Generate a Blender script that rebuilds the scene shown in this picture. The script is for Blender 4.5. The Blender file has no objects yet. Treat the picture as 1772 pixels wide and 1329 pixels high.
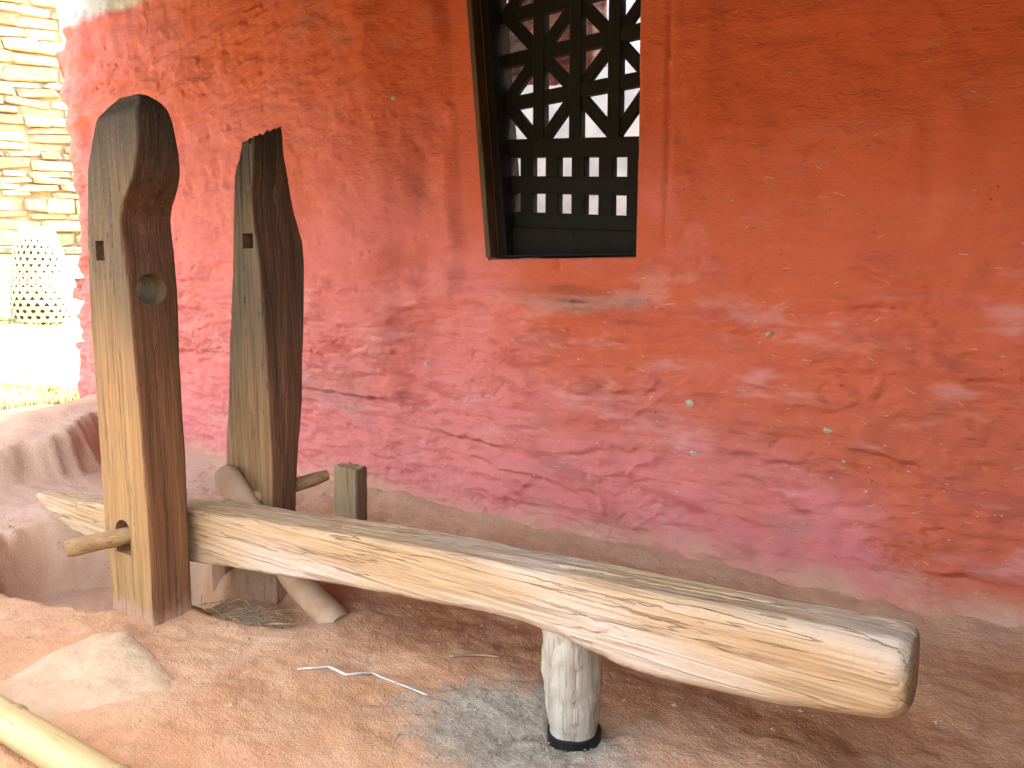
import bpy, bmesh, math, random
import numpy as np
from mathutils import Vector, Matrix
R = math.radians
sc = bpy.context.scene
C = sc.collection

# ------------------------------------------------------------------ camera, sky, sun, exposure
cam_d = bpy.data.cameras.new('camera')
cam = bpy.data.objects.new('camera', cam_d); C.objects.link(cam)
cam_d.sensor_width = 36.0
cam_d.lens = 1432 / 1772 * 36
cam_d.clip_start = 0.02; cam_d.clip_end = 3000
cam.location = (0, 0, 1.05)
cam.rotation_euler = (R(90 - 7.32), 0, R(36))
sc.camera = cam

SUN_EL, SUN_AZ = 50.0, (0.45, 0.9)         # elevation and horizontal direction towards the sun
az = math.atan2(SUN_AZ[1], SUN_AZ[0])
to_sun = Vector((math.cos(az) * math.cos(R(SUN_EL)), math.sin(az) * math.cos(R(SUN_EL)), math.sin(R(SUN_EL))))
world = bpy.data.worlds.new('World'); sc.world = world; world.use_nodes = True
wn = world.node_tree.nodes; wl = world.node_tree.links
sky = wn.new('ShaderNodeTexSky'); sky.sky_type = 'NISHITA'; sky.sun_disc = False
sky.sun_elevation = R(SUN_EL); sky.sun_rotation = math.atan2(to_sun.x, to_sun.y)
sky.air_density = 0.8; sky.dust_density = 6.0; sky.ozone_density = 1.0
wn['Background'].inputs['Strength'].default_value = 0.15
wl.new(sky.outputs[0], wn['Background'].inputs[0])
sun_d = bpy.data.lights.new('sun', 'SUN'); sun_d.energy = 4.5; sun_d.angle = R(0.5); sun_d.color = (1, 0.95, 0.87)
sun = bpy.data.objects.new('sun', sun_d); C.objects.link(sun)
sun.rotation_euler = to_sun.to_track_quat('Z', 'Y').to_euler(); sun.location = (0, -3, 9)
vs = sc.view_settings
vs.view_transform = 'Standard'; vs.look = 'None'; vs.gamma = 1.0; vs.use_curve_mapping = False
vs.exposure = 4.72
vs.use_white_balance = True; vs.white_balance_temperature = 9300; vs.white_balance_tint = 13      # the camera was balanced for open shade
sc.cycles.max_bounces = 4; sc.cycles.diffuse_bounces = 3; sc.cycles.adaptive_threshold = 0.02; sc.cycles.glossy_bounces = 2
sc.cycles.use_denoising = True

# ------------------------------------------------------------------ helpers
rnd = random.Random(7)
_p = np.random.RandomState(3).permutation(256); PERM = np.concatenate([_p, _p, _p])
GR = np.random.RandomState(5).normal(size=(256, 3)); GR /= np.linalg.norm(GR, axis=1)[:, None]
def pnoise(x, y, z):
    x, y, z = [np.asarray(a, float) for a in np.broadcast_arrays(x, y, z)]
    xi = np.floor(x).astype(int); yi = np.floor(y).astype(int); zi = np.floor(z).astype(int)
    xf, yf, zf = x - xi, y - yi, z - zi
    fade = lambda t: t * t * t * (t * (t * 6 - 15) + 10)
    u, v, w = fade(xf), fade(yf), fade(zf)
    def g(a, b, c):
        h = PERM[(PERM[(PERM[(xi + a) & 255] + yi + b) & 255] + zi + c) & 255]
        G = GR[h]
        return G[..., 0] * (xf - a) + G[..., 1] * (yf - b) + G[..., 2] * (zf - c)
    L = lambda a, b, t: a + t * (b - a)
    return 1.6 * L(L(L(g(0,0,0), g(1,0,0), u), L(g(0,1,0), g(1,1,0), u), v),
                   L(L(g(0,0,1), g(1,0,1), u), L(g(0,1,1), g(1,1,1), u), v), w)
def fbm(x, y, z, oct=4, gain=0.5):
    s = 0; a = 1.0; k = 1.0
    for i in range(oct):
        s = s + a * pnoise(x * k + 17.3 * i, y * k + 5.1 * i, z * k + 9.7 * i); a *= gain; k *= 2.03
    return s
def sst(a, b, x):
    t = np.clip((np.asarray(x, float) - a) / (b - a), 0, 1); return t * t * (3 - 2 * t)

def link_mesh(name, verts, faces, mat, parent=None, smooth=True):
    me = bpy.data.meshes.new(name)
    if isinstance(faces, np.ndarray) and faces.ndim == 2:
        V = np.asarray(verts, np.float32); n = len(faces); k = faces.shape[1]
        me.vertices.add(len(V)); me.vertices.foreach_set('co', V.ravel())
        me.loops.add(n * k); me.loops.foreach_set('vertex_index', faces.astype(np.int32).ravel())
        me.polygons.add(n); me.polygons.foreach_set('loop_start', np.arange(0, n * k, k, dtype=np.int32))
        me.update(calc_edges=True)
    else:
        me.from_pydata([tuple(map(float, v)) for v in verts], [], [tuple(map(int, f)) for f in faces]); me.update()
    if smooth:
        me.polygons.foreach_set('use_smooth', np.ones(len(me.polygons), bool))
    me.materials.append(mat)
    o = bpy.data.objects.new(name, me); C.objects.link(o)
    if parent: o.parent = parent
    return o
def tag(o, label, cat, group=None):
    o['label'] = label; o['category'] = cat
    if group: o['group'] = group
    return o
def empty(name, loc=(0, 0, 0)):
    o = bpy.data.objects.new(name, None); o.location = loc; o.empty_display_size = 0.1; C.objects.link(o); return o

def rrect(x0, x1, y0, y1, r, n):
    """n points round a rounded rectangle, counter-clockwise, starting on the low-y side"""
    w, h = x1 - x0, y1 - y0; r = min(r, 0.49 * w, 0.49 * h)
    segs = [(x0 + r, y0, x1 - r, y0), ('a', x1 - r, y0 + r, -90), (x1, y0 + r, x1, y1 - r), ('a', x1 - r, y1 - r, 0),
            (x1 - r, y1, x0 + r, y1), ('a', x0 + r, y1 - r, 90), (x0, y1 - r, x0, y0 + r), ('a', x0 + r, y0 + r, 180)]
    pts = []
    for s in segs:
        if s[0] == 'a':
            m = 5
            for i in range(m):
                a = R(s[3] + 90 * (i + 0.5) / m); pts.append((s[1] + r * math.cos(a), s[2] + r * math.sin(a)))
        else:
            m = (n - 20) // 4
            for i in range(m):
                t = i / m; pts.append((s[0] + (s[2] - s[0]) * t, s[1] + (s[3] - s[1]) * t))
    return np.array(pts)
def loft(rings):
    """rings: (m, n, 3) array -> verts, faces (list) with end caps as fans"""
    m, n = rings.shape[:2]; V = rings.reshape(-1, 3); F = []
    for i in range(m - 1):
        for j in range(n):
            k = (j + 1) % n; F.append((i * n + j, i * n + k, (i + 1) * n + k, (i + 1) * n + j))
    c0 = len(V); V = np.vstack([V, rings[0].mean(0), rings[-1].mean(0)])
    for j in range(n):
        k = (j + 1) % n
        F.append((c0, k, j)); F.append((c0 + 1, (m - 1) * n + j, (m - 1) * n + k))
    return V, F
def interp(tab, t):
    tab = np.array(tab, float); o = np.argsort(tab[:, 0]); tab = tab[o]
    return [np.interp(t, tab[:, 0], tab[:, i]) for i in range(1, tab.shape[1])]
def smooth1(a, k):
    ker = np.hanning(2 * k + 3); ker /= ker.sum()
    return np.convolve(np.pad(a, k + 1, mode='edge'), ker, 'valid')
def grain_push(rings, axis, amp, seed=0.0, fine=55.0, along=2.2, crack=0.0):
    """push ring points in and out along a wood grain running on the axis"""
    cen = rings.mean(1, keepdims=True); d = rings - cen; d[..., axis] = 0
    L = np.linalg.norm(d, axis=2, keepdims=True); L[L == 0] = 1; d = d / L
    s = [fine] * 3; s[axis] = along
    x, y, z = [rings[..., i] * s[i] + seed for i in range(3)]
    nse = fbm(x, y, z, 2, 0.5)
    s2 = [14] * 3; s2[axis] = 3.0
    x2, y2, z2 = [rings[..., i] * s2[i] + seed + 40 for i in range(3)]
    big = fbm(x2, y2, z2, 3)
    L2 = L[..., 0]; lim = np.percentile(L2, 88, axis=1, keepdims=True)
    worn = sst(0.0, 0.012, L2 - lim)                                  # corners are bruised and rounded
    dent = fbm(*[rings[..., i] * 16 + seed + 60 for i in range(3)], 3, 0.6)
    h = amp * nse * 0.8 + amp * 2.4 * big - worn * (0.0025 + 0.005 * np.clip(dent, 0, 1)) - 0.0018 * np.clip(dent - 0.25, 0, 1)
    if crack:
        s3 = [22] * 3; s3[axis] = 0.9
        q = pnoise(*[rings[..., i] * s3[i] + seed + 90 for i in range(3)]) + 0.10 * pnoise(*[rings[..., i] * 30 + seed for i in range(3)])
        h = h - crack * np.exp(-(q / 0.035) ** 2) * sst(0.0, 0.35, pnoise(*[rings[..., i] * 2.3 + seed + 7 for i in range(3)]) + 0.1)
    return rings + d * h[..., None]
def tube(path, rad, n=12, seed=0.0, rough=0.0):
    path = [Vector(p) for p in path]; rings = []
    up = Vector((0.13, 0.31, 0.94))
    for i, p in enumerate(path):
        t = (path[min(i + 1, len(path) - 1)] - path[max(i - 1, 0)]).normalized()
        a = t.cross(up)
        if a.length < 0.2: a = t.cross(Vector((1, 0, 0)))
        a.normalize(); b = a.cross(t)
        r = rad[i] if hasattr(rad, '__len__') else rad
        rings.append([p + (a * math.cos(2 * math.pi * j / n) - b * math.sin(2 * math.pi * j / n)) * r for j in range(n)])
    rings = np.array([[tuple(v) for v in q] for q in rings])
    if rough:
        cen = rings.mean(1, keepdims=True); d = rings - cen
        rings = cen + d * (1 + rough * fbm(rings[..., 0] * 18 + seed, rings[..., 1] * 18, rings[..., 2] * 18, 3))[..., None]
    return loft(rings)
def box(x0, x1, y0, y1, z0, z1):
    V = [(x, y, z) for z in (z0, z1) for y in (y0, y1) for x in (x0, x1)]
    F = [(0, 2, 3, 1), (4, 5, 7, 6), (0, 1, 5, 4), (2, 6, 7, 3), (0, 4, 6, 2), (1, 3, 7, 5)]
    return V, F
def bevel_obj(o, w, seg=2):
    bm = bmesh.new(); bm.from_mesh(o.data)
    bmesh.ops.bevel(bm, geom=list(bm.edges), offset=w, segments=seg, affect='EDGES', profile=0.5)
    bm.to_mesh(o.data); bm.free(); return o
def cut(o, V, F):
    """carve a closed shape out of a mesh for good"""
    me = bpy.data.meshes.new('c'); me.from_pydata([tuple(map(float, v)) for v in V], [], F); me.update()
    me.materials.append(o.data.materials[0])
    bm = bmesh.new(); bm.from_mesh(me); bmesh.ops.recalc_face_normals(bm, faces=bm.faces); bm.to_mesh(me); bm.free()
    c = bpy.data.objects.new('c', me); C.objects.link(c)
    md = o.modifiers.new('b', 'BOOLEAN'); md.operation = 'DIFFERENCE'; md.object = c; md.solver = 'EXACT'
    bpy.context.view_layer.update()
    dg = bpy.context.evaluated_depsgraph_get()
    new = bpy.data.meshes.new_from_object(o.evaluated_get(dg))
    old = o.data; o.modifiers.clear(); o.data = new; new.name = old.name
    bpy.data.objects.remove(c); bpy.data.meshes.remove(old); bpy.data.meshes.remove(me)
def fix_normals(o):
    bm = bmesh.new(); bm.from_mesh(o.data); bmesh.ops.recalc_face_normals(bm, faces=bm.faces); bm.to_mesh(o.data); bm.free()
def sharpen(o, deg=38):
    me = o.data
    try: me.set_sharp_from_angle(angle=R(deg))
    except Exception: pass

# ------------------------------------------------------------------ materials
ALBEDO = 0.55        # all colours below are written as they look; this brings them to real reflectance
class M:
    def __init__(s, name, rough=0.85):
        s.m = bpy.data.materials.new(name); s.m.use_nodes = True
        s.t = s.m.node_tree; s.b = s.t.nodes['Principled BSDF']; s.b.inputs['Roughness'].default_value = rough
        s.b.inputs['Specular IOR Level'].default_value = 0.25
        s.co = None; s.geo = None
    def n(s, typ, **kw):
        d = s.t.nodes.new(typ)
        for k, v in kw.items(): setattr(d, k, v)
        return d
    def l(s, a, b): s.t.links.new(a, b)
    def coord(s, kind='Object'):
        if s.geo is not None: return s.geo
        if s.co is None: s.co = s.n('ShaderNodeTexCoord')
        return s.co.outputs[kind]
    def mapped(s, scale=(1, 1, 1), loc=(0, 0, 0)):
        m = s.n('ShaderNodeMapping'); m.inputs['Scale'].default_value = scale; m.inputs['Location'].default_value = loc
        s.l(s.coord(), m.inputs[0]); return m.outputs[0]
    def noise(s, scale=(1, 1, 1), detail=4, rough=0.55, dist=0.0, loc=(0, 0, 0)):
        detail = min(detail, 3); dist = dist if dist >= 0.6 else 0.0
        x = s.n('ShaderNodeTexNoise'); x.inputs['Scale'].default_value = 1.0
        x.inputs['Detail'].default_value = detail; x.inputs['Roughness'].default_value = rough; x.inputs['Distortion'].default_value = dist
        s.l(s.mapped(scale, loc), x.inputs['Vector']); return x.outputs['Fac']
    def ramp(s, fac, a, b, ca=0.0, cb=1.0):
        x = s.n('ShaderNodeMapRange'); x.interpolation_type = 'SMOOTHSTEP'
        for i, v in zip((1, 2, 3, 4), (a, b, ca, cb)): x.inputs[i].default_value = v
        s.l(fac, x.inputs[0]); return x.outputs[0]
    def mix(s, fac, a, b):
        x = s.n('ShaderNodeMix', data_type='RGBA'); 
        for sock, v in ((x.inputs[0], fac), (x.inputs[6], a), (x.inputs[7], b)):
            if isinstance(v, (int, float)): sock.default_value = v
            elif isinstance(v, tuple): sock.default_value = (*v, 1)
            else: s.l(v, sock)
        return x.outputs[2]
    def math(s, op, a, b=0.0, c=0.0):
        x = s.n('ShaderNodeMath', operation=op)
        for i, v in enumerate((a, b, c)):
            if isinstance(v, (int, float)): x.inputs[i].default_value = v
            else: s.l(v, x.inputs[i])
        return x.outputs[0]
    def sep(s):
        x = s.n('ShaderNodeSeparateXYZ'); s.l(s.coord(), x.inputs[0]); return x.outputs
    def bump(s, h, strength=0.4, dist=0.01, prev=None):
        x = s.n('ShaderNodeBump'); x.inputs['Strength'].default_value = strength; x.inputs['Distance'].default_value = dist
        s.l(h, x.inputs['Height'])
        if prev is not None: s.l(prev, x.inputs['Normal'])
        return x.outputs[0]
    def done(s, col, nrm=None, rough=None):
        if isinstance(col, tuple): s.b.inputs['Base Color'].default_value = (*col, 1)
        else:
            x = s.n('ShaderNodeVectorMath', operation='SCALE'); x.inputs['Scale'].default_value = ALBEDO; s.l(col, x.inputs[0])
            s.l(x.outputs[0], s.b.inputs['Base Color'])
        if nrm is not None: s.l(nrm, s.b.inputs['Normal'])
        if rough is not None: s.l(rough, s.b.inputs['Roughness'])
        return s.m

def mat_plaster():
    m = M('red_clay_plaster', 0.9); m.geo = m.n('ShaderNodeNewGeometry').outputs['Position']; X, Y, Z = m.sep()
    big = m.noise((1.1, 1.1, 1.4), 5, 0.6, 0.6)
    pink = m.ramp(m.math('ADD', m.math('ADD', big, m.math('MULTIPLY', m.math('SUBTRACT', 1.0, Z), 0.22)), m.math('MULTIPLY', m.math('ADD', X, 1.8), -0.13)), 0.36, 0.68)
    col = m.mix(pink, (0.72, 0.150, 0.078), (0.84, 0.230, 0.21))
    lowp = m.ramp(m.math('ADD', Z, m.math('MULTIPLY', m.noise((2, 2, 2), 2, 0.5, 0, (4, 1, 9)), 0.5)), 1.55, 1.05, 0.12, 0.62)
    col = m.mix(m.math('MULTIPLY', lowp, m.ramp(m.noise((3, 3, 9), 6, 0.7, 0, (3, 1, 2)), 0.50, 0.70)), col, (0.84, 0.35, 0.32))
    col = m.mix(m.math('MULTIPLY', lowp, m.ramp(m.noise((3.4, 3.4, 11), 5, 0.7, 0, (9, 4, 7)), 0.52, 0.68)), col, (0.56, 0.115, 0.09))
    col = m.mix(m.ramp(m.noise((1.7, 1.7, 3), 4, 0.6, 0.3, (19, 2, 5)), 0.60, 0.75, 0, 0.35), col, (0.42, 0.24, 0.2))
    # grey smear left by rain off the sill
    sm = m.math('ADD', m.math('ABSOLUTE', m.math('SUBTRACT', Z, 0.955)), m.math('MULTIPLY', m.math('ABSOLUTE', m.math('ADD', X, 1.72)), 0.10))
    sm = m.math('ADD', sm, m.math('MULTIPLY', m.math('SUBTRACT', m.noise((6, 6, 14), 3, 0.6, 0, (3, 8, 1)), 0.5), 0.10))
    col = m.mix(m.ramp(sm, 0.055, 0.015, 0, 0.55), col, (0.42, 0.30, 0.27))
    col = m.mix(m.ramp(sm, 0.012, -0.004, 0, 0.8), col, (0.10, 0.075, 0.085))
    # tiny stains, straw flecks
    col = m.mix(m.ramp(m.noise((45, 45, 60), 2, 0.5, 0, (1, 9, 4)), 0.70, 0.78, 0, 0.6), col, (0.22, 0.04, 0.025))
    col = m.mix(m.ramp(m.noise((30, 30, 90), 2, 0.5, 0, (5, 2, 14)), 0.73, 0.78, 0, 0.7), col, (0.55, 0.33, 0.23))
    # mud floor plaster carried up the foot of the wall
    zz = m.math('ADD', Z, m.math('MULTIPLY', m.math('SUBTRACT', m.noise((3, 3, 5), 5, 0.65, 0.5, (2, 2, 2)), 0.5), 0.34))
    col = m.mix(m.ramp(zz, 0.16, -0.06), col, (0.74, 0.42, 0.27))
    # whitewashed upper storey
    zw = m.math('ADD', Z, m.math('MULTIPLY', m.math('SUBTRACT', m.noise((4, 4, 4), 4, 0.6), 0.5), 0.12))
    col = m.mix(m.ramp(zw, 2.60, 2.66), col, (0.70, 0.74, 0.78))
    return m.done(col, m.bump(m.noise((16, 16, 38), 6, 0.8), 0.7, 0.014))
def mat_ground():
    m = M('mud_floor', 0.92); X, Y, Z = m.sep()
    col = m.mix(m.ramp(m.noise((2.2, 2.2, 2), 5, 0.6, 0.4), 0.35, 0.68), (0.65, 0.30, 0.14), (0.76, 0.43, 0.245))
    col = m.mix(m.ramp(m.noise((6, 6, 6), 6, 0.65, 0.6, (4, 4, 0)), 0.56, 0.76, 0, 0.7), col, (0.70, 0.45, 0.28))
    col = m.mix(m.ramp(m.noise((9, 4, 6), 5, 0.6, 0.3, (8, 1, 0)), 0.58, 0.75, 0, 0.6), col, (0.50, 0.23, 0.11))
    # pale greyish dust towards the open end of the porch
    dusty = m.ramp(m.math('ADD', X, m.math('MULTIPLY', m.noise((2, 2, 2), 4, 0.6, 0.2, (7, 7, 1)), 1.6)), -1.4, -3.4, 0, 0.55)
    col = m.mix(dusty, col, (0.66, 0.50, 0.40))
    # grey green husk dust trodden round the mortar
    dx = m.math('DIVIDE', m.math('ADD', X, 1.05), 0.36); dy = m.math('DIVIDE', m.math('SUBTRACT', Y, 1.47), 0.27)
    rr = m.math('SQRT', m.math('ADD', m.math('MULTIPLY', dx, dx), m.math('MULTIPLY', dy, dy)))
    rr = m.math('ADD', rr, m.math('MULTIPLY', m.math('SUBTRACT', m.noise((9, 9, 9), 6, 0.7, 0.8), 0.5), 1.5))
    speck = m.noise((70, 70, 70), 4, 0.7)
    grey = m.mix(m.ramp(speck, 0.38, 0.62), (0.33, 0.31, 0.23), (0.45, 0.41, 0.31))
    col = m.mix(m.ramp(rr, 1.05, 0.45, 0, 0.85), col, grey)
    wf = m.ramp(m.math('ADD', Y, m.math('MULTIPLY', m.noise((3, 3, 3), 3, 0.6, 0, (1, 8, 5)), 0.5)), 2.62, 3.0, 0, 0.8)
    col = m.mix(wf, col, (0.74, 0.42, 0.27))
    # yard outside: pale dry earth and grass
    ya = m.ramp(m.math('ADD', X, m.math('MULTIPLY', m.noise((3, 3, 3), 3, 0.6), 0.5)), -5.85, -6.2)
    out = m.mix(m.ramp(m.noise((1.2, 1.2, 1), 5, 0.6), 0.4, 0.65), (0.42, 0.36, 0.24), (0.26, 0.32, 0.12))
    col = m.mix(ya, col, out)
    yf = m.ramp(m.math('ADD', Y, m.math('MULTIPLY', m.noise((3, 3, 3), 3, 0.6, 0, (5, 5, 5)), 0.4)), -0.3, -1.2)
    col = m.mix(yf, col, m.mix(m.noise((1, 1, 1), 5, 0.6), (0.07, 0.06, 0.035), (0.05, 0.06, 0.025)))  # unseen front ground darkened to cut bounce light on the wall
    col = m.mix(m.ramp(m.noise((75, 75, 75), 2, 0.5), 0.66, 0.74, 0, 0.55), col, (0.74, 0.56, 0.40))
    col = m.mix(m.ramp(m.noise((55, 55, 55), 2, 0.6, 0, (6, 6, 6)), 0.66, 0.76, 0, 0.6), col, (0.31, 0.145, 0.075))
    return m.done(col, m.bump(m.noise((38, 38, 38), 6, 0.85), 0.62, 0.011))
def mat_wood(name, axis, light, mid, dark, top=None, topz=(0.7, 1.3), bump=0.5, rough=0.75, worn=None, flank_shade=None, head=None, mud=None):
    m = M(name, rough)
    def sc3(a, b): s = [a] * 3; s[axis] = b; return tuple(s)
    g1 = m.noise(sc3(38, 1.6), 5, 0.6, 0.0); g2 = m.noise(sc3(75, 2.6), 4, 0.7, 0.0, (3, 3, 3)); g3 = m.noise(sc3(7, 1.2), 5, 0.6, 0.5, (8, 1, 2))
    col = m.mix(m.ramp(g1, 0.33, 0.68), mid, light)
    col = m.mix(m.ramp(g3, 0.42, 0.72, 0, 0.6), col, mid)
    if top is not None:  # upper wood weathered darker, with shade partly painted in
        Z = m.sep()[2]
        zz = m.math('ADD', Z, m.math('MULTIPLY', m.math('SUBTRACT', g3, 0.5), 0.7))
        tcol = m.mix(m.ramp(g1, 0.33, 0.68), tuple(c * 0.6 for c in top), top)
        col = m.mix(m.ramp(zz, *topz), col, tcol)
    if worn is not None: col = m.mix(m.ramp(m.noise((1.6, 6, 6), 2, 0.5, 0, (6, 2, 1)), 0.42, 0.74, 0, 0.75), col, worn)
    col = m.mix(m.ramp(g2, 0.53, 0.68, 0, 0.62), col, dark)
    if flank_shade is not None:  # side faces darkened by normal, shade painted into the wood
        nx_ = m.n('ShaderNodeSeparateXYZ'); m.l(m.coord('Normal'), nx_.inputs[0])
        fc = m.mix(m.ramp(m.math('ADD', m.sep()[2], m.math('MULTIPLY', m.math('SUBTRACT', g3, 0.5), 0.8)), 0.25, 1.0), tuple(c * 1.9 for c in flank_shade), flank_shade)
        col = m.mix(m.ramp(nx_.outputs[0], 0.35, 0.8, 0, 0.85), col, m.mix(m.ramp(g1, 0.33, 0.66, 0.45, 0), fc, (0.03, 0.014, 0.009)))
    if head is not None:                                  # darkens to near black towards the post's head
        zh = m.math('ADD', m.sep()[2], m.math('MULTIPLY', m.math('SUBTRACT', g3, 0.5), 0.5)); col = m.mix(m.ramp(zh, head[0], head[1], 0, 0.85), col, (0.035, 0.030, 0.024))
    if mud is not None:                                   # mud carried up from the floor
        zm = m.math('ADD', m.sep()[2], m.math('MULTIPLY', m.math('SUBTRACT', m.noise((12, 12, 9), 3), 0.5), 0.16)); col = m.mix(m.ramp(zm, mud + 0.05, mud, 0, 0.9), col, (0.50, 0.28, 0.18))
    streak = m.noise(sc3(26, 0.9), 3, 0.5, 0.2, (11, 5, 9))
    line = m.ramp(m.math('ABSOLUTE', m.math('SUBTRACT', streak, 0.5)), 0.0, 0.009, 0.58, 0)
    col = m.mix(line, col, dark)
    pit = m.noise((60, 60, 60), 3, 0.7, 0, (2, 7, 4))       # dust and small bruises
    col = m.mix(m.ramp(pit, 0.56, 0.72, 0, 0.45), col, tuple(0.5 * (a_ + b_) for a_, b_ in zip(light, dark)))
    return m.done(col, m.bump(m.math('SUBTRACT', m.math('SUBTRACT', m.math('MULTIPLY', g1, 0.6), g2), line), bump, 0.006))
def mat_stone(name, a, b, rough=0.9, sc_=9):
    m = M(name, rough)
    oi = m.n('ShaderNodeObjectInfo')
    col = m.mix(m.ramp(m.noise((sc_, sc_, sc_), 5, 0.65), 0.35, 0.66), a, b)
    hs = m.n('ShaderNodeHueSaturation'); m.l(col, hs.inputs['Color']); m.l(m.ramp(oi.outputs['Random'], 0, 1, 0.6, 1.15), hs.inputs['Value'])
    return m.done(hs.outputs[0], m.bump(m.noise((25, 25, 25), 6, 0.65), 0.6, 0.01))
def mat_plain(name, a, b, rough=0.85, scale=(12, 12, 12), bump=0.3, bd=0.004):
    m = M(name, rough); f = m.noise(scale, 5, 0.6)
    return m.done(m.mix(m.ramp(f, 0.35, 0.66), a, b), m.bump(f, bump, bd))

PLASTER = mat_plaster()
GROUND = mat_ground()
POST = mat_wood('post_timber', 2, (0.46, 0.262, 0.105), (0.36, 0.18, 0.066), (0.11, 0.042, 0.018), (0.175, 0.112, 0.055), (0.62, 1.15), 0.6, flank_shade=(0.15, 0.058, 0.027), head=(1.22, 1.54), mud=0.015)
POSTB = mat_wood('dark_post_timber', 2, (0.38, 0.215, 0.095), (0.26, 0.13, 0.055), (0.07, 0.035, 0.02), (0.19, 0.132, 0.072), (0.5, 1.0), 0.7, flank_shade=(0.13, 0.058, 0.033), head=(1.18, 1.48), mud=0.17)
BEAM = mat_wood('beam_timber', 0, (0.66, 0.445, 0.25), (0.56, 0.335, 0.17), (0.29, 0.15, 0.072), None, bump=0.9, worn=(0.72, 0.58, 0.475))
PESTLE = mat_wood('pestle_timber', 2, (0.58, 0.51, 0.40), (0.47, 0.39, 0.29), (0.24, 0.18, 0.12), None, bump=0.5)
STAKE = mat_wood('stake_timber', 2, (0.60, 0.42, 0.24), (0.50, 0.32, 0.17), (0.12, 0.08, 0.05), None, bump=0.5, flank_shade=(0.12, 0.07, 0.04))
AXLE = mat_wood('axle_timber', 1, (0.52, 0.32, 0.15), (0.42, 0.23, 0.10), (0.12, 0.05, 0.03), None, bump=0.4)
MUDLOG = mat_plain('mud_smeared_wood', (0.54, 0.31, 0.18), (0.62, 0.40, 0.26), 0.9, (14, 14, 14), 0.5, 0.006)
LATTICE = mat_wood('sooty_timber', 2, (0.008, 0.0075, 0.007), (0.005, 0.0045, 0.004), (0.003, 0.0025, 0.002), None, bump=0.4, rough=0.85)
FRAME = mat_wood('worn_frame_timber', 2, (0.16, 0.085, 0.045), (0.07, 0.04, 0.024), (0.02, 0.014, 0.01), None, bump=0.5, rough=0.65)
ROOFW = mat_wood('dark_roof_timber', 1, (0.10, 0.06, 0.035), (0.06, 0.035, 0.02), (0.02, 0.014, 0.01), None, bump=0.4)
IRON = mat_plain('black_iron', (0.008, 0.008, 0.009), (0.02, 0.019, 0.018), 0.38, (30, 30, 30), 0.3, 0.002)
WHITE = mat_plain('whitewash', (0.62, 0.62, 0.58), (0.74, 0.74, 0.71), 0.9, (5, 5, 5), 0.3, 0.01)
STRAW = mat_plain('straw', (0.36, 0.27, 0.13), (0.58, 0.48, 0.30), 0.8, (40, 40, 40), 0.1)
TWIG = mat_plain('pale_twig', (0.60, 0.55, 0.46), (0.78, 0.74, 0.66), 0.7, (40, 40, 40), 0.2)
BAMBOO = mat_wood('bamboo', 0, (0.64, 0.48, 0.24), (0.56, 0.39, 0.17), (0.30, 0.19, 0.09), None, bump=0.3, rough=0.6)
SLAB = mat_stone('pale_stone', (0.60, 0.39, 0.23), (0.70, 0.48, 0.31), 0.9, 5)
STONE = mat_stone('cream_stone', (0.44, 0.36, 0.24), (0.60, 0.52, 0.38), 0.9, 6)
CHIP = mat_plain('pale_chips', (0.50, 0.40, 0.22), (0.66, 0.60, 0.44), 0.8, (60, 60, 60), 0.2)
CANE = mat_plain('bleached_cane', (0.60, 0.54, 0.38), (0.72, 0.67, 0.52), 0.6, (20, 20, 20), 0.1)
GRASS = mat_plain('grass', (0.10, 0.17, 0.035), (0.22, 0.28, 0.08), 0.7, (5, 5, 5), 0.0)
HUSK = mat_plain('rice_husk', (0.20, 0.19, 0.13), (0.40, 0.37, 0.26), 0.9, (60, 60, 60), 0.1)
CLOTH = mat_plain('purple_cloth', (0.30, 0.17, 0.24), (0.70, 0.64, 0.68), 0.95, (9, 9, 22), 0.3)

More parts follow.
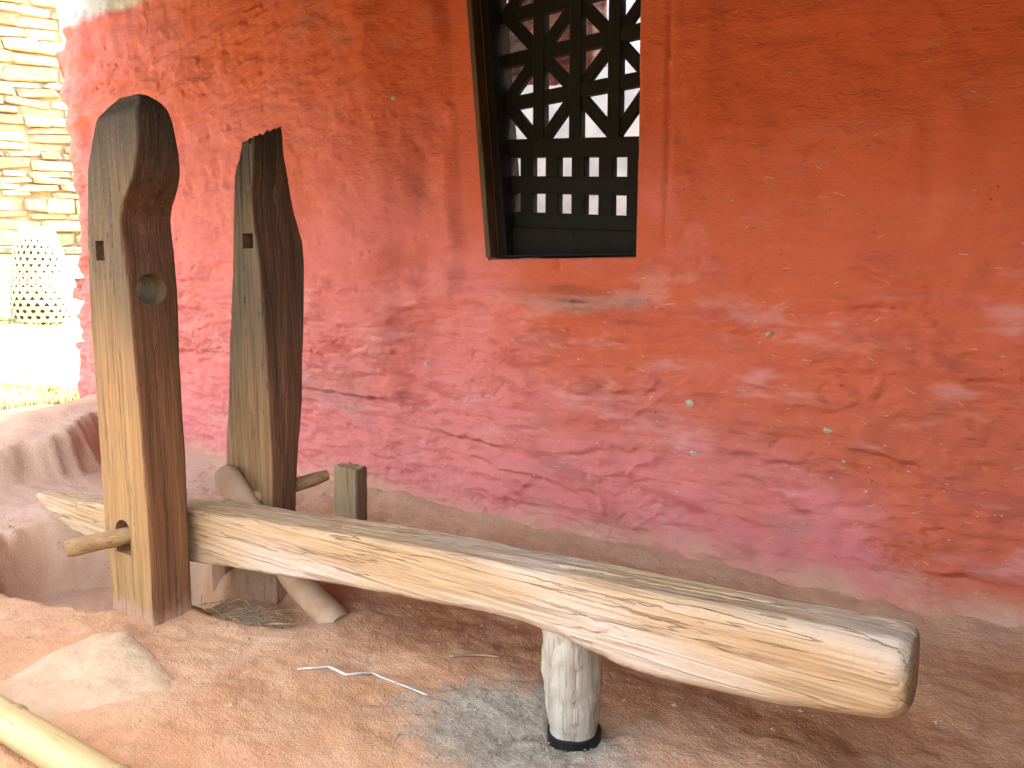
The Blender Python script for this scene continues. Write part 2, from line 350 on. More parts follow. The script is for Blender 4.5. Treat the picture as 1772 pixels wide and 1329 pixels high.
# ------------------------------------------------------------------ the ground
D = 2.80                                                   # the wall's plane
def ground_h(x, y):
    x = np.asarray(x, float); y = np.asarray(y, float)
    near = sst(-12, -7, x) * sst(9, 5, x) * sst(-6, -2, y)
    h = (0.022 * fbm(x * 1.1, y * 1.1, 0.3, 3) + 0.010 * fbm(x * 4.5, y * 4.5, 1.7, 4) + 0.0032 * fbm(x * 20, y * 20, 2.9, 3) - 0.004 * sst(0.25, 0.6, fbm(x * 9, y * 9, 5.2, 2))) * near
    # foot pit under the beam's tail
    wob = 0.12 * fbm(x * 3.2, y * 3.2, 6.0, 3)
    d = np.hypot((x + 3.05) / 0.62, (y - 1.52) / 0.36) + wob
    h = h - 0.27 * sst(1.06, 0.80, d)
    # hollow between the posts
    d = np.hypot((x + 2.25) / 0.34, (y - 1.62) / 0.17) + wob
    h = h - 0.07 * sst(1.15, 0.5, d)
    # low swell before the front post
    h = h + 0.035 * np.exp(-((x + 2.2) / 0.25) ** 2 - ((y - 1.12) / 0.14) ** 2)
    # ledge at the open end of the porch
    e = x + 4.50 + 0.16 * (y - 2.1) + 0.18 * fbm(x * 1.2, y * 2.4, 3.3, 4)
    ledge = (0.14 + 0.10 * sst(1.6, 2.5, y)) * sst(0.07, -0.12, e) * sst(-6.3, -5.0, x)
    h = h + ledge * sst(-0.4, 0.6, y)
    h = h + 0.05 * sst(-4.0, -5.2, x) * near
    # ridge at the edge of the yard, then the yard climbs
    h = h + 0.09 * np.exp(-((x + 6.1 + 0.25 * fbm(x, y * 1.4, 8, 2)) / 0.16) ** 2) * sst(-1, 1, y)
    h = h + 0.60 * sst(-6.2, -8.9, x)
    # slope up against the wall foot
    h = h + 0.06 * sst(2.40, 2.80, y) ** 2 * sst(-5.8, -5.4, x)
    # beaten hollow of the mortar
    h = h - 0.022 * np.exp(-(((x + 0.955) ** 2 + (y - 1.56) ** 2) / 0.10 ** 2))
    ad = np.exp(-(((x + 1.05) / 0.34) ** 2 + ((y - 1.47) / 0.25) ** 2))
    h = h + ad * 0.006 * fbm(x * 40, y * 40, 4.4, 3)
    return h
def axis_coords(fine, lo, hi):
    a = [fine[0]]; s = 0.05
    while a[-1] > lo: a.append(a[-1] - s); s *= 1.35
    b = [fine[-1]]; s = 0.05
    while b[-1] < hi: b.append(b[-1] + s); s *= 1.35
    return np.array(a[:0:-1] + list(fine) + b[1:])
xs = axis_coords(np.concatenate([np.arange(-9.2, -4.0, 0.04), np.arange(-4.0, 0.3, 0.012)]), -900, 900)
ys = axis_coords(np.arange(0.45, 3.0, 0.012), -900, 900)
gx, gy = np.meshgrid(xs, ys)
V = np.stack([gx, gy, ground_h(gx, gy)], -1).reshape(-1, 3)
def grid_faces(nr, nc):
    i, j = np.meshgrid(np.arange(nr - 1), np.arange(nc - 1), indexing='ij'); a = (i * nc + j).ravel()
    return np.stack([a, a + 1, a + nc + 1, a + nc], 1)
ground = link_mesh('ground', V, grid_faces(len(ys), len(xs)), GROUND); ground['kind'] = 'structure'

# ------------------------------------------------------------------ the red house
house = empty('house', (-2.5, D, 0))
house.location = (0, 0, 0)
tag(house, 'red clay plastered house wall with dark lattice window and whitewashed upper edge', 'house')
SILL, HEAD = 1.122, 2.38
XR_ = -1.455
def jamb(z): return -2.158 - 0.090 * np.clip(np.asarray(z) - SILL, 0, 2)
zs = np.concatenate([np.arange(-0.12, SILL, 0.0085), np.arange(SILL, HEAD, 0.0085), np.arange(HEAD, 3.35, 0.02)])
iz0 = int(np.argmin(abs(zs - SILL))); iz1 = int(np.argmin(abs(zs - HEAD)))
# path parameter: negative part runs round the far corner
NL, NW, NR = 430, 84, 260
corner_x = -5.72
def wall_surface():
    rows = []
    Z = zs[:, None]
    jl = jamb(Z)
    tl = np.linspace(0, 1, NL)[None, :]
    cz = corner_x - 0.40 * sst(0.9, 2.5, Z) - 0.05 * fbm(0.4 + 0 * Z, Z * 4.2, 3.3, 2, 0.5)
    xl = cz + (jl - cz) * (tl ** 0.8)
    xw = jl + (XR_ - jl) * np.linspace(0, 1, NW + 2)[None, 1:-1]
    xr = XR_ + (1.0 - XR_) * (np.linspace(0, 1, NR)[None, :] ** 1.15) + 0 * Z
    X = np.concatenate([xl, xw, xr], 1); Zg = np.broadcast_to(Z, X.shape)
    return X, Zg
Xw, Zw = wall_surface()
def wall_push(X, Z):
    """how far the plaster stands out of the wall's plane, metres towards the porch"""
    p = 0.030 * fbm(X * 0.9, Z * 0.9, 1.0, 2) + 0.012 * fbm(X * 3.1, Z * 3.6, 4.0, 3) + 0.005 * fbm(X * 11, Z * 14, 2.0, 4, 0.6)
    low = sst(1.25, 0.75, Z + 0.1 * fbm(X * 2, Z * 2, 7, 2))
    left = sst(-2.7, -4.2, X)
    rough = np.clip(0.12 + low + 0.6 * left, 0, 1.0)
    st = fbm(X * 3.4 + 0.6 * pnoise(X * 2, Z * 2, 9), Z * 17, 6.0, 4, 0.55)                 # long horizontal hand strokes
    p = p + 0.015 * rough * st
    rid = 1 - np.abs(fbm(X * 2.6, Z * 9 + 0.8 * pnoise(X * 3, Z * 3, 2), 12.0, 3))           # ledges
    p = p + 0.022 * rough * np.clip(rid - 0.80, 0, 1) * 3 * sst(-0.1, 0.4, pnoise(X * 1.6, Z * 3.5, 31))
    rid = np.abs(fbm(X * 4, Z * 10, 22.0, 3))
    p = p - 0.014 * np.exp(-(rid / 0.035) ** 2) * sst(0.12, 0.35, pnoise(X * 3, Z * 5, 15)) * np.clip(rough + 0.15, 0, 1)
    # round window surround, a soft band a hand wide set back from the wall
    jx = jamb(Z)
    wl_ = jx - X; wr_ = X - XR_; wb_ = SILL - Z
    dist = np.maximum(np.maximum(wl_ * 0.85, wr_ * 1.15), wb_) + 0.02 * fbm(X * 4, Z * 4, 3.0, 2)
    sideR = sst(-1.5, -1.40, X) * sst(0.85, 1.05, Z)
    p = p * (1 - 0.75 * sst(0.20, 0.08, dist))
    p = p + 0.032 * sst(0.09, 0.17, dist) * sst(0.42, 0.2, dist) * (1 - 0.75 * sideR) * sst(0.80, 1.02, Z)
    p = p - 0.012 * np.exp(-((X + 1.345) / 0.012) ** 2) * sst(1.12, 1.2, Z)
    # deep thumb folds left of the window
    for (cx, cz, rx, rz, a) in ((-2.50, 1.50, 0.05, 0.14, 0.035), (-2.41, 1.13, 0.11, 0.03, 0.03), (-2.42, 1.62, 0.05, 0.25, 0.02)):
        p = p - a * np.exp(-((X - cx + 0.04 * pnoise(X * 9, Z * 9, 3)) / rx) ** 2 - ((Z - cz + 0.04 * pnoise(X * 9, Z * 9, 8)) / rz) ** 2)
    # bulge of the old wall left of the window
    p = p + 0.095 * sst(-2.42, -2.80, X + 0.06 * pnoise(X * 2, Z * 2.5, 6.0)) * sst(-4.6, -3.2, X) * sst(0.35, 1.0, Z)
    # named scars
    def ledge(cx, cz, L, tilt, a, w=0.012):
        q = (Z - cz) - tilt * (X - cx) + 0.014 * pnoise(X * 14, Z * 6, cx * 7)
        return -a * np.exp(-(q / w) ** 2) * np.exp(-((X - cx) / L) ** 2) + a * 0.9 * np.exp(-((q - 2.2 * w) / (1.8 * w)) ** 2) * np.exp(-((X - cx) / L) ** 2)
    for c in ((-0.60, 1.04, 0.10, -0.30, 0.016), (-0.63, 0.945, 0.09, 0.10, 0.014), (-0.87, 1.425, 0.05, 0.15, 0.012), (-1.74, 0.955, 0.13, 0.0, 0.018),
              (-0.50, 0.46, 0.16, -0.2, 0.016), (-0.9, 0.42, 0.16, -0.1, 0.012), (-0.35, 0.14, 0.07, 0.05, 0.014), (-1.45, 0.62, 0.15, 0.1, 0.012), (-2.3, 0.34, 0.3, -0.06, 0.018),
              (-2.0, 0.24, 0.25, -0.1, 0.016), (-1.65, 0.36, 0.16, 0.2, 0.014), (-3.0, 0.47, 0.35, -0.03, 0.02), (-4.6, 0.86, 0.5, 0.02, 0.02), (-4.5, 1.03, 0.5, 0.0, 0.02), (-4.6, 0.62, 0.5, 0.0, 0.02)):
        p = p + ledge(*c)
    r_ = np.random.RandomState(11)
    for k in range(170):                                                                      # pocks
        cx = r_.uniform(-5.5, 0.2); cz = r_.uniform(0.12, 2.3) ** 1.0; rad = r_.uniform(0.007, 0.016); a = r_.uniform(0.006, 0.014)
        j0, j1 = cx - 0.06, cx + 0.06
        msk = (np.abs(X - cx) < 0.06) & (np.abs(Z - cz) < 0.06)
        if msk.any():
            p[msk] -= a * np.exp(-(((X[msk] - cx) / (rad * r_.uniform(0.7, 1.6))) ** 2 + ((Z[msk] - cz) / rad) ** 2))
    # courses showing at the far corner, and the spreading foot
    cs = np.clip(sst(-4.9, -5.6, X), 0, 1)
    p = p + cs * 0.05 * fbm(X * 2.5, Z * 5, 41.0, 2)
    p = p + 0.07 * np.exp(-np.clip(Z, 0, 9) / 0.06) + 0.10 * sst(0.9, 0.0, Z) * 0.5
    return p
P = wall_push(Xw, Zw)
edge = sst(-5.45, -5.80, Xw)
Yw = D - P + 0.14 * edge ** 2 + 0.25 * np.clip(-5.72 - Xw, 0, 1)
Xs = Xw - 0.02 * edge
# plaster rounds over at the opening's edge
win = (np.arange(Xw.shape[1])[None, :] >= NL) & (np.arange(Xw.shape[1])[None, :] < NL + NW) & (Zw > SILL) & (Zw < HEAD)
G = np.stack([Xs, Yw, Zw], -1)
nr, nc = Xw.shape
F = grid_faces(nr, nc)
ii, jj = np.meshgrid(np.arange(nr - 1), np.arange(nc - 1), indexing='ij')
hole = (ii >= iz0) & (ii < iz1) & (jj >= NL - 1) & (jj < NL + NW)
F = F[~hole.ravel()]
# winding: towards the porch (-Y)
V = G.reshape(-1, 3)
extra_v, extra_f = [], []
def strip(idx, offs):
    base = len(V) + len(extra_v); n = len(idx); m = len(offs)
    for o in offs:
        for k in idx: extra_v.append(V[k] + np.array(o))
    for a in range(n - 1):
        extra_f.append((idx[a], idx[a + 1], base + a + 1, base + a))
        for q in range(m - 1):
            extra_f.append((base + q * n + a, base + q * n + a + 1, base + (q + 1) * n + a + 1, base + (q + 1) * n + a))
rowi = np.arange(iz0, iz1 + 1)
strip(list(rowi * nc + NL - 1), [(0.012, 0.012, 0), (0.016, 0.06, 0), (0.016, 0.10, 0), (-0.06, 0.14, 0), (-0.2, 0.45, 0)])
strip(list(rowi * nc + NL + NW), [(-0.012, 0.012, 0), (-0.016, 0.06, 0), (-0.016, 0.10, 0), (0.06, 0.14, 0), (0.1, 0.45, 0)])
strip(list(iz0 * nc + np.arange(NL - 1, NL + NW + 1)), [(0, 0.012, 0.006), (0, 0.08, 0.008), (0, 0.45, 0.008)])
strip(list(iz1 * nc + np.arange(NL - 1, NL + NW + 1)), [(0, 0.012, -0.01), (0, 0.08, -0.012), (0, 0.45, -0.012)])
# return of the wall round the far corner
cl = list(np.arange(nr) * nc)
jit = 0.05 * fbm(0.3 + 0 * zs, zs * 6, 3.0, 2)
offs = []
base = len(V) + len(extra_v); n = len(cl); ST = [(0.07, -0.05), (0.16, -0.08), (0.3, -0.06), (0.6, -0.04), (1.1, -0.02), (1.9, 0.0)]
for q, (oy, ox) in enumerate(ST):
    for k, r in enumerate(cl):
        extra_v.append(V[r] + np.array((ox + jit[k] * (1 if q < 4 else 0.3), oy, 0)))
for a in range(n - 1):
    extra_f.append((cl[a], base + a, base + a + 1, cl[a + 1]))
    for q in range(len(ST) - 1):
        extra_f.append((base + q * n + a, base + (q + 1) * n + a, base + (q + 1) * n + a + 1, base + q * n + a + 1))
wall = link_mesh('wall', np.vstack([V, np.array(extra_v)]), np.vstack([F, np.array(extra_f)]), PLASTER, house)

# rest of the building: rear face of the wall, room behind
def hbox(name, b, mat, parent=house, bev=0.0):
    o = link_mesh(name, *box(*b), mat, parent, smooth=False)
    if bev: bevel_obj(o, bev)
    return o
hbox('inner_wall', (-5.6, -2.42, D + 0.44, D + 0.50, -0.1, 3.3), WHITE)
hbox('inner_wall', (-1.36, 1.2, D + 0.44, D + 0.50, -0.1, 3.3), WHITE)
hbox('inner_wall', (-2.42, -1.36, D + 0.441, D + 0.499, -0.1, 1.10), WHITE)
hbox('inner_wall', (-2.42, -1.36, D + 0.441, D + 0.499, 2.39, 3.3), WHITE)
hbox('rear_wall', (-5.6, 1.2, D + 2.3, D + 2.6, -0.1, 5.5), mat_plain('grey_limewash', (0.42, 0.50, 0.56), (0.56, 0.63, 0.68), 0.9, (4, 4, 4), 0.3, 0.01))  # rear wall made tall to block sun through the lattice

# sloping porch roof on rafters
RY0, RZ0, RY1, RZ1 = 0.80, 1.70, D + 0.55, 3.46
sl = (RZ1 - RZ0) / (RY1 - RY0)
def roof_piece(name, x0, x1, y0, y1, up0, up1, parent):
    Vv = [(x, y, RZ0 + (y - RY0) * sl + u) for u in (up0, up1) for y in (y0, y1) for x in (x0, x1)]
    Ff = [(0, 2, 3, 1), (4, 5, 7, 6), (0, 1, 5, 4), (2, 6, 7, 3), (0, 4, 6, 2), (1, 3, 7, 5)]
    return link_mesh(name, Vv, Ff, ROOFW, parent, smooth=False)
roof = roof_piece('roof', -5.3, 1.6, RY0, RY1, 0.10, 0.19, house)
x = -5.3; k = 0
while x < 1.55:
    w = 0.21 + 0.05 * rnd.random(); roof_piece('roof_board', x, min(x + w - 0.006, 1.6), RY0 - 0.03 * rnd.random(), RY1, 0.075, 0.097, roof); x += w
for k in range(10):
    x = -5.25 + k * 0.74; roof_piece('rafter', x, x + 0.09, RY0 + 0.05, RY1 - 0.05, -0.03, 0.074, roof)

# unseen boarded wall added at the right to darken the porch, up to the roof
sp = [(-0.2, -0.1), (-0.2, 1.50), (0.80, 1.58), (D + 0.03, RZ0 + (D + 0.03 - RY0) * sl + 0.07), (D + 0.03, -0.1)]
Vv = [(x, y, z) for x in (0.62, 0.80) for (y, z) in sp]
side = link_mesh('added_side_wall', Vv, [tuple(range(5)), tuple(range(9, 4, -1))] + [((i + 1) % 5, i, 5 + i, 5 + (i + 1) % 5) for i in range(5)], ROOFW, house, smooth=False); fix_normals(side)
for k in range(12): hbox('plank', (0.595, 0.618, -0.19 + k * 0.245, 0.048 + k * 0.245, -0.08, 1.5), ROOFW, side)

# stones jutting at the far corner under the red wash
def stone_mesh(name, seed, mat):
    r = random.Random(seed); bm = bmesh.new(); bmesh.ops.create_cube(bm, size=1.0)
    for v in bm.verts: v.co = Vector([c * (0.74 + 0.42 * r.random()) for c in v.co])
    bmesh.ops.bevel(bm, geom=list(bm.edges), offset=0.10, segments=1, affect='EDGES', profile=0.6)
    for v in bm.verts: v.co += Vector([(r.random() - 0.5) * 0.07 for _ in range(3)])
    me = bpy.data.meshes.new(name); bm.to_mesh(me); bm.free(); me.materials.append(mat); return me
def put_mesh(name, me, loc, scale, rot=(0, 0, 0), parent=None):
    o = bpy.data.objects.new(name, me); o.location = loc; o.scale = scale; o.rotation_euler = rot; C.objects.link(o)
    if parent: o.parent = parent
    return o
def lump_mesh(name, seed, mat):
    bm = bmesh.new(); bmesh.ops.create_icosphere(bm, subdivisions=2, radius=0.5)
    co = np.array([v.co[:] for v in bm.verts]); sq = np.sign(co) * (np.abs(co) * 2) ** 0.55 * 0.5
    sq = sq * (1 + 0.28 * fbm(co[:, 0] * 2.2 + seed * 3.7, co[:, 1] * 2.2, co[:, 2] * 2.2, 3))[:, None]
    for v, c in zip(bm.verts, sq): v.co = c
    me = bpy.data.meshes.new(name); bm.to_mesh(me); bm.free(); me.materials.append(mat)
    me.polygons.foreach_set('use_smooth', np.ones(len(me.polygons), bool)); return me
cms = [lump_mesh('corner_stone', 50 + i, PLASTER) for i in range(6)]
z = 0.10; k = 0
while z < 1.0:
    h = rnd.uniform(0.05, 0.10)
    put_mesh('corner_stone', cms[k % 6], (corner_x + 0.10 + rnd.uniform(-0.05, 0.04), D + 0.16 + rnd.uniform(-0.03, 0.03), z + h / 2), (rnd.uniform(0.26, 0.40), 0.26, h * 1.15), (0, rnd.uniform(-.08, .08), rnd.uniform(-.3, .3)), house)
    z += h * rnd.choice([1.0, 1.0, 1.9]); k += 1

# pale chips of straw and stone sticking out of the plaster
cv, cf = [], []
def surf_y(x, z):
    return float(D - wall_push(np.array([[x]]), np.array([[z]]))[0, 0])
spots = [(-0.736, 0.554, 0.018), (-0.68, 0.455, 0.009), (-0.72, 0.39, 0.009), (-2.63, 1.835, 0.02), (-2.52, 0.66, 0.02), (-2.35, 0.50, 0.013), (-2.62, 0.45, 0.013), (-1.22, 0.60, 0.02), (-1.2, 0.42, 0.018), (-0.95, 0.86, 0.016)]
for k in range(90):
    spots.append((rnd.uniform(-2.8, 0.0), min(1.0, 0.14 + abs(rnd.gauss(0, 0.30))), rnd.uniform(0.003, 0.008)))
sx = np.array([s[0] for s in spots])[:, None]; sz = np.array([s[1] for s in spots])[:, None]
sy = D - wall_push(sx.copy(), sz.copy())
for (cx, cz, r), yy in zip(spots, sy[:, 0]):
    b = len(cv); a0 = rnd.random() * 3
    ring = [(cx + r * (0.6 + 0.6 * rnd.random()) * math.cos(a0 + i * 1.2566), yy - 0.001, cz + r * 0.7 * (0.5 + 0.7 * rnd.random()) * math.sin(a0 + i * 1.2566)) for i in range(5)]
    cv += ring + [(cx, yy - 0.002 - r * 0.35, cz)]
    cf += [(b + i, b + (i + 1) % 5, b + 5) for i in range(5)]
fx = np.array([rnd.uniform(-5.2, 0.1) for k in range(420)])[:, None]; fz = np.array([0.1 + 2.1 * rnd.random() ** 1.6 for k in range(420)])[:, None]
fy = D - wall_push(fx.copy(), fz.copy())
for cx, cz, yy in zip(fx[:, 0], fz[:, 0], fy[:, 0]):
    if -2.3 < cx < -1.4 and cz > 1.05: continue
    a0 = rnd.uniform(-0.7, 0.7); L_ = rnd.uniform(0.006, 0.02); b = len(cv); w_ = 0.0009
    dx_, dz_ = math.cos(a0) * L_, math.sin(a0) * L_; nx_, nz_ = -math.sin(a0) * w_, math.cos(a0) * w_
    cv += [(cx - dx_ - nx_, yy - 0.001, cz - dz_ - nz_), (cx + dx_ - nx_, yy - 0.002, cz + dz_ - nz_), (cx + dx_ + nx_, yy - 0.002, cz + dz_ + nz_), (cx - dx_ + nx_, yy - 0.001, cz - dz_ + nz_)]
    cf += [(b, b + 1, b + 2, b + 3)]
chips = link_mesh('plaster_chips', cv, cf, CHIP, house, smooth=False); chips['kind'] = 'stuff'

# ------------------------------------------------------------------ the window
wx0 = lambda z: float(jamb(z))
Zb = SILL + 0.012
def prism_frame():
    # outer timber frame: left jamb follows the slant, right jamb, sill, head
    Vv, Ff = [], []
    def add(quad, y0, y1):
        b = len(Vv)
        for y in (y0, y1):
            for (x, z) in quad: Vv.append((x, y, z))
        Ff.extend([(b, b + 1, b + 2, b + 3), (b + 7, b + 6, b + 5, b + 4)] + [(b + (i + 1) % 4, b + i, b + 4 + i, b + 4 + (i + 1) % 4) for i in range(4)])
    t = 0.018
    add([(wx0(Zb) - 0.01, Zb), (wx0(Zb) + t, Zb), (wx0(HEAD) + t, HEAD - .02), (wx0(HEAD) - 0.01, HEAD - .02)], D - 0.006, D + 0.055)
    return Vv, Ff
frame = link_mesh('window_frame', *prism_frame(), FRAME, house, smooth=False); bevel_obj(frame, 0.005)
YL = D + 0.125
def wbar(name, p, q, w, y0, y1, mat=LATTICE, bev=0.004):
    (x0, z0), (x1, z1) = p, q; d = Vector((x1 - x0, z1 - z0)); L = d.length; d /= L; nrm = Vector((-d.y, d.x)) * (w / 2)
    pts = [(x0 - nrm.x, z0 - nrm.y), (x1 - nrm.x, z1 - nrm.y), (x1 + nrm.x, z1 + nrm.y), (x0 + nrm.x, z0 + nrm.y)]
    Vv = [(x, y, z) for y in (y0, y1) for (x, z) in pts]
    Ff = [(0, 1, 2, 3), (7, 6, 5, 4)] + [((i + 1) % 4, i, 4 + i, 4 + (i + 1) % 4) for i in range(4)]
    o = link_mesh(name, Vv, Ff, mat, frame, smooth=False); fix_normals(o)
    if bev: bevel_obj(o, bev, 1)
    return o
T0, T1 = YL, YL + 0.05
def tl(x, z): return (x, z - 0.075 * (x + 2.15))              # the lower panel has sagged to the right
# inner dark frame members
wbar('jamb', (wx0(Zb) + 0.03, Zb), (wx0(HEAD) + 0.03, HEAD - .02), 0.055, D + 0.058, YL + 0.07)
wbar('jamb', (-1.478, Zb), (-1.478, HEAD - .02), 0.045, D + 0.10, YL + 0.07)
wbar('bottom_rail', tl(-2.20, 1.205), tl(-1.45, 1.215), 0.125, T0 - 0.012, T1 + 0.01)
wbar('head_rail', (-2.30, 2.33), (-1.45, 2.33), 0.07, T0 - 0.01, T1 + 0.01)
wbar('sill', (-2.14, Zb + 0.006), (-1.46, Zb + 0.006), 0.012, D + 0.03, YL + 0.06, LATTICE)
# square-hole grid
for i, zc in enumerate((1.298, 1.448, 1.598)):
    hgt = (0.072, 0.070, 0.074)[i]
    wbar('lattice_bar', tl(-2.19, zc), tl(-1.47, zc), hgt, T0 + 0.002, T1)
for i, xc in enumerate((-2.055, -1.927, -1.800, -1.673, -1.546)):
    wbar('lattice_bar', tl(xc, 1.262), tl(xc, 1.60), 0.064, T0 + 0.005, T1 - 0.003)
# star grid
NX = [-2.172, -1.995, -1.818, -1.641, -1.478]; NZ = [1.60, 1.79, 1.967, 2.145, 2.32]
for xc in NX[1:4]: wbar('lattice_bar', (xc, 1.57), (xc, 2.31), 0.056, T0 + 0.004, T1 - 0.002)
for zc in NZ[1:4]: wbar('lattice_bar', (-2.24, zc - 0.01), (-1.47, zc + 0.015), 0.054, T0 + 0.007, T1 - 0.005)
k = 0
for i in range(4):
    for j in range(4):
        p, q = ((NX[i], NZ[j]), (NX[i + 1], NZ[j + 1]))
        if (i + j) % 2 == 0: p, q = (NX[i], NZ[j + 1]), (NX[i + 1], NZ[j])
        wbar('lattice_bar', p, q, 0.05, T0 + 0.010 + 0.0004 * k, T1 - 0.008 - 0.0004 * k); k += 1
# patterned cloth hung behind the lattice's upper half
nx, nz = 60, 40
cx, cz = np.meshgrid(np.linspace(-2.95, -1.95, nx), np.linspace(1.98, 2.75, nz))
cy = D + 0.62 + 0.03 * np.sin(cx * 17 + 0.6 * np.sin(cz * 4)) + 0.02 * np.sin(cx * 41)
cl_ = link_mesh('hanging_cloth', np.stack([cx, cy, cz + 0.02 * np.sin(cx * 9)], -1).reshape(-1, 3), grid_faces(nz, nx), CLOTH)
sol = cl_.modifiers.new('t', 'SOLIDIFY'); sol.thickness = 0.003
tag(cl_, 'mottled purple cloth hanging inside behind the lattice window', 'cloth')

# ------------------------------------------------------------------ front post
tabF = [(1.562, -2.36, -2.27, 1.36), (1.55, -2.40, -2.245, 1.385), (1.527, -2.425, -2.232, 1.40), (1.494, -2.452, -2.226, 1.41), (1.455, -2.476, -2.227, 1.418), (1.409, -2.497, -2.235, 1.431), (1.363, -2.51, -2.249, 1.441), (1.325, -2.515, -2.271, 1.451),
        (1.287, -2.52, -2.303, 1.459), (1.256, -2.525, -2.331, 1.461), (1.224, -2.529, -2.344, 1.463), (1.183, -2.535, -2.345, 1.464), (1.101, -2.542, -2.333, 1.461),
        (1.018, -2.547, -2.32, 1.456), (0.85, -2.552, -2.31, 1.45), (0.68, -2.55, -2.3, 1.443), (0.508, -2.545, -2.293, 1.441), (0.333, -2.539, -2.288, 1.436), (0.154, -2.537, -2.287, 1.433), (-0.001, -2.532, -2.288, 1.434), (-0.25, -2.53, -2.288, 1.434)]
def post(name, tab, yf, rad, mat, seed, n=168, step=0.006, amp=0.0012, top=None, crack=0.0045, ytop=None):
    tz = np.arange(min(t[0] for t in tab), max(t[0] for t in tab) + 1e-6, step)
    xl, xr, yb = interp(tab, tz)
    xl, xr, yb = smooth1(xl, 2), smooth1(xr, 2), smooth1(yb, 2)
    rings = np.zeros((len(tz), len(rrect(0, 1, 0, 1, .1, n)), 3))
    for i, z in enumerate(tz):
        y0 = yf if ytop is None else yf + ytop(z)
        rings[i, :, :2] = rrect(xl[i], xr[i], y0, yb[i], rad, n); rings[i, :, 2] = z
    rings = grain_push(rings, 2, amp, seed, crack=crack)
    if top is not None: rings[..., 2] = top(rings)
    V_, F_ = loft(rings)
    o = link_mesh(name, V_, F_, mat); sharpen(o, 50); return o
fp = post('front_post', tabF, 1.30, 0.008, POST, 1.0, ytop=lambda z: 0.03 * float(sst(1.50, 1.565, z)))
def cyl(p, q, r, n=28):
    return tube([p, q], r, n)
cut(fp, *cyl((-2.75, 1.372, 1.03), (-2.10, 1.372, 1.008), 0.046))
cut(fp, *box(-2.490, -2.443, 1.20, 1.385, 1.101, 1.159))
# arched slot for the axle
sl_pts = [(-2.495, 0.200)] + [(-2.452 + 0.043 * math.cos(a), 0.262 + 0.046 * math.sin(a)) for a in np.linspace(math.pi, 0, 12)] + [(-2.409, 0.200)]
b_ = len(sl_pts); Vv = [(x, 1.2, z) for x, z in sl_pts] + [(x + 0.08, 1.6, z) for x, z in sl_pts]
cut(fp, Vv, [tuple(range(b_)), tuple(range(2 * b_ - 1, b_ - 1, -1))] + [((i + 1) % b_, i, b_ + i, b_ + (i + 1) % b_) for i in range(b_)])
tag(fp, 'tall timber post with rounded head and round hole, nearest the viewer', 'post', 'posts carrying the beam')

# ------------------------------------------------------------------ back post
tabB = [(1.53, -2.325, -2.262, 1.825), (1.489, -2.338, -2.262, 1.831), (1.445, -2.354, -2.264, 1.834), (1.382, -2.367, -2.270, 1.851), (1.31, -2.375, -2.280, 1.873), (1.236, -2.384, -2.275, 1.889), (1.172, -2.391, -2.266, 1.902), (1.107, -2.399, -2.256, 1.898),
        (1.014, -2.409, -2.249, 1.888), (0.92, -2.419, -2.243, 1.88), (0.826, -2.433, -2.237, 1.87), (0.636, -2.454, -2.23, 1.849), (0.481, -2.475, -2.227, 1.827), (0.323, -2.495, -2.232, 1.816), (0.1, -2.47, -2.232, 1.80), (-0.25, -2.45, -2.24, 1.80)]
def jag(r):
    z = r[..., 2]; t = sst(1.34, 1.53, z)
    up = 0.02 * pnoise(r[..., 0] * 45, r[..., 1] * 45, 3.0) + 0.45 * (r[..., 1] - 1.80) + 0.25 * (r[..., 0] + 2.28)
    return z + t * up
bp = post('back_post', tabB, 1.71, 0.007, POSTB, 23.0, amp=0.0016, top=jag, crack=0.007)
cut(bp, *box(-2.340, -2.284, 1.6, 1.79, 1.145, 1.194))
tag(bp, 'weathered split-topped timber post with square hole, behind the beam', 'post', 'posts carrying the beam')

# ------------------------------------------------------------------ the beam with its pestle
tabM = [(-3.40, 0.205, 0.185), (-3.33, 0.207, 0.150), (-3.21, 0.210, 0.118), (-3.09, 0.220, 0.097), (-2.88, 0.248, 0.092), (-2.6, 0.285, 0.112), (-2.316, 0.316, 0.145), (-1.85, 0.349, 0.197), (-1.618, 0.366, 0.220), (-1.402, 0.380, 0.240),
        (-1.216, 0.389, 0.258), (-1.128, 0.393, 0.265), (-1.045, 0.397, 0.266), (-0.936, 0.402, 0.254), (-0.861, 0.405, 0.236), (-0.777, 0.408, 0.227), (-0.684, 0.411, 0.228), (-0.562, 0.416, 0.235), (-0.457, 0.420, 0.245), (-0.354, 0.425, 0.262), (-0.27, 0.428, 0.278), (-0.225, 0.43, 0.292)]
bx_ = np.concatenate([np.linspace(-3.40, -3.05, 50), np.arange(-3.04, -0.29, 0.007), np.linspace(-0.288, -0.240, 26)])
zt, zb = interp(tabM, bx_)
zt, zb = smooth1(zt, 5), smooth1(zb, 5)
rings = []
for i, x in enumerate(bx_):
    u = max(0.0, (x + 0.290) / 0.0502); nib = 1 - max(0.0, 1 - min(u, 0.998) ** 3) ** 0.42 if u > 0 else 0     # rounded head
    tip = float(sst(-2.95, -3.40, x))
    y0 = 1.470 + 0.026 * nib + 0.005 * tip; y1 = 1.628 - 0.05 * nib - 0.095 * tip
    a, b = zb[i] + 0.013 * nib, zt[i] - 0.018 * nib
    rad = 0.012 + 0.022 * float(sst(-1.6, -0.5, x))
    q = rrect(y0, y1, a, b, rad, 220)
    rings.append(np.stack([np.full(len(q), x), q[:, 0], q[:, 1]], 1))
rings = np.array(rings)
rings = grain_push(rings, 0, 0.0017, 5.0, fine=90, along=3.5, crack=0.006)
V_, F_ = loft(rings)
beam = link_mesh('beam', V_, F_, BEAM); sharpen(beam, 55)
tag(beam, 'long heavy pale timber lever beam slung between two posts along the wall', 'beam')
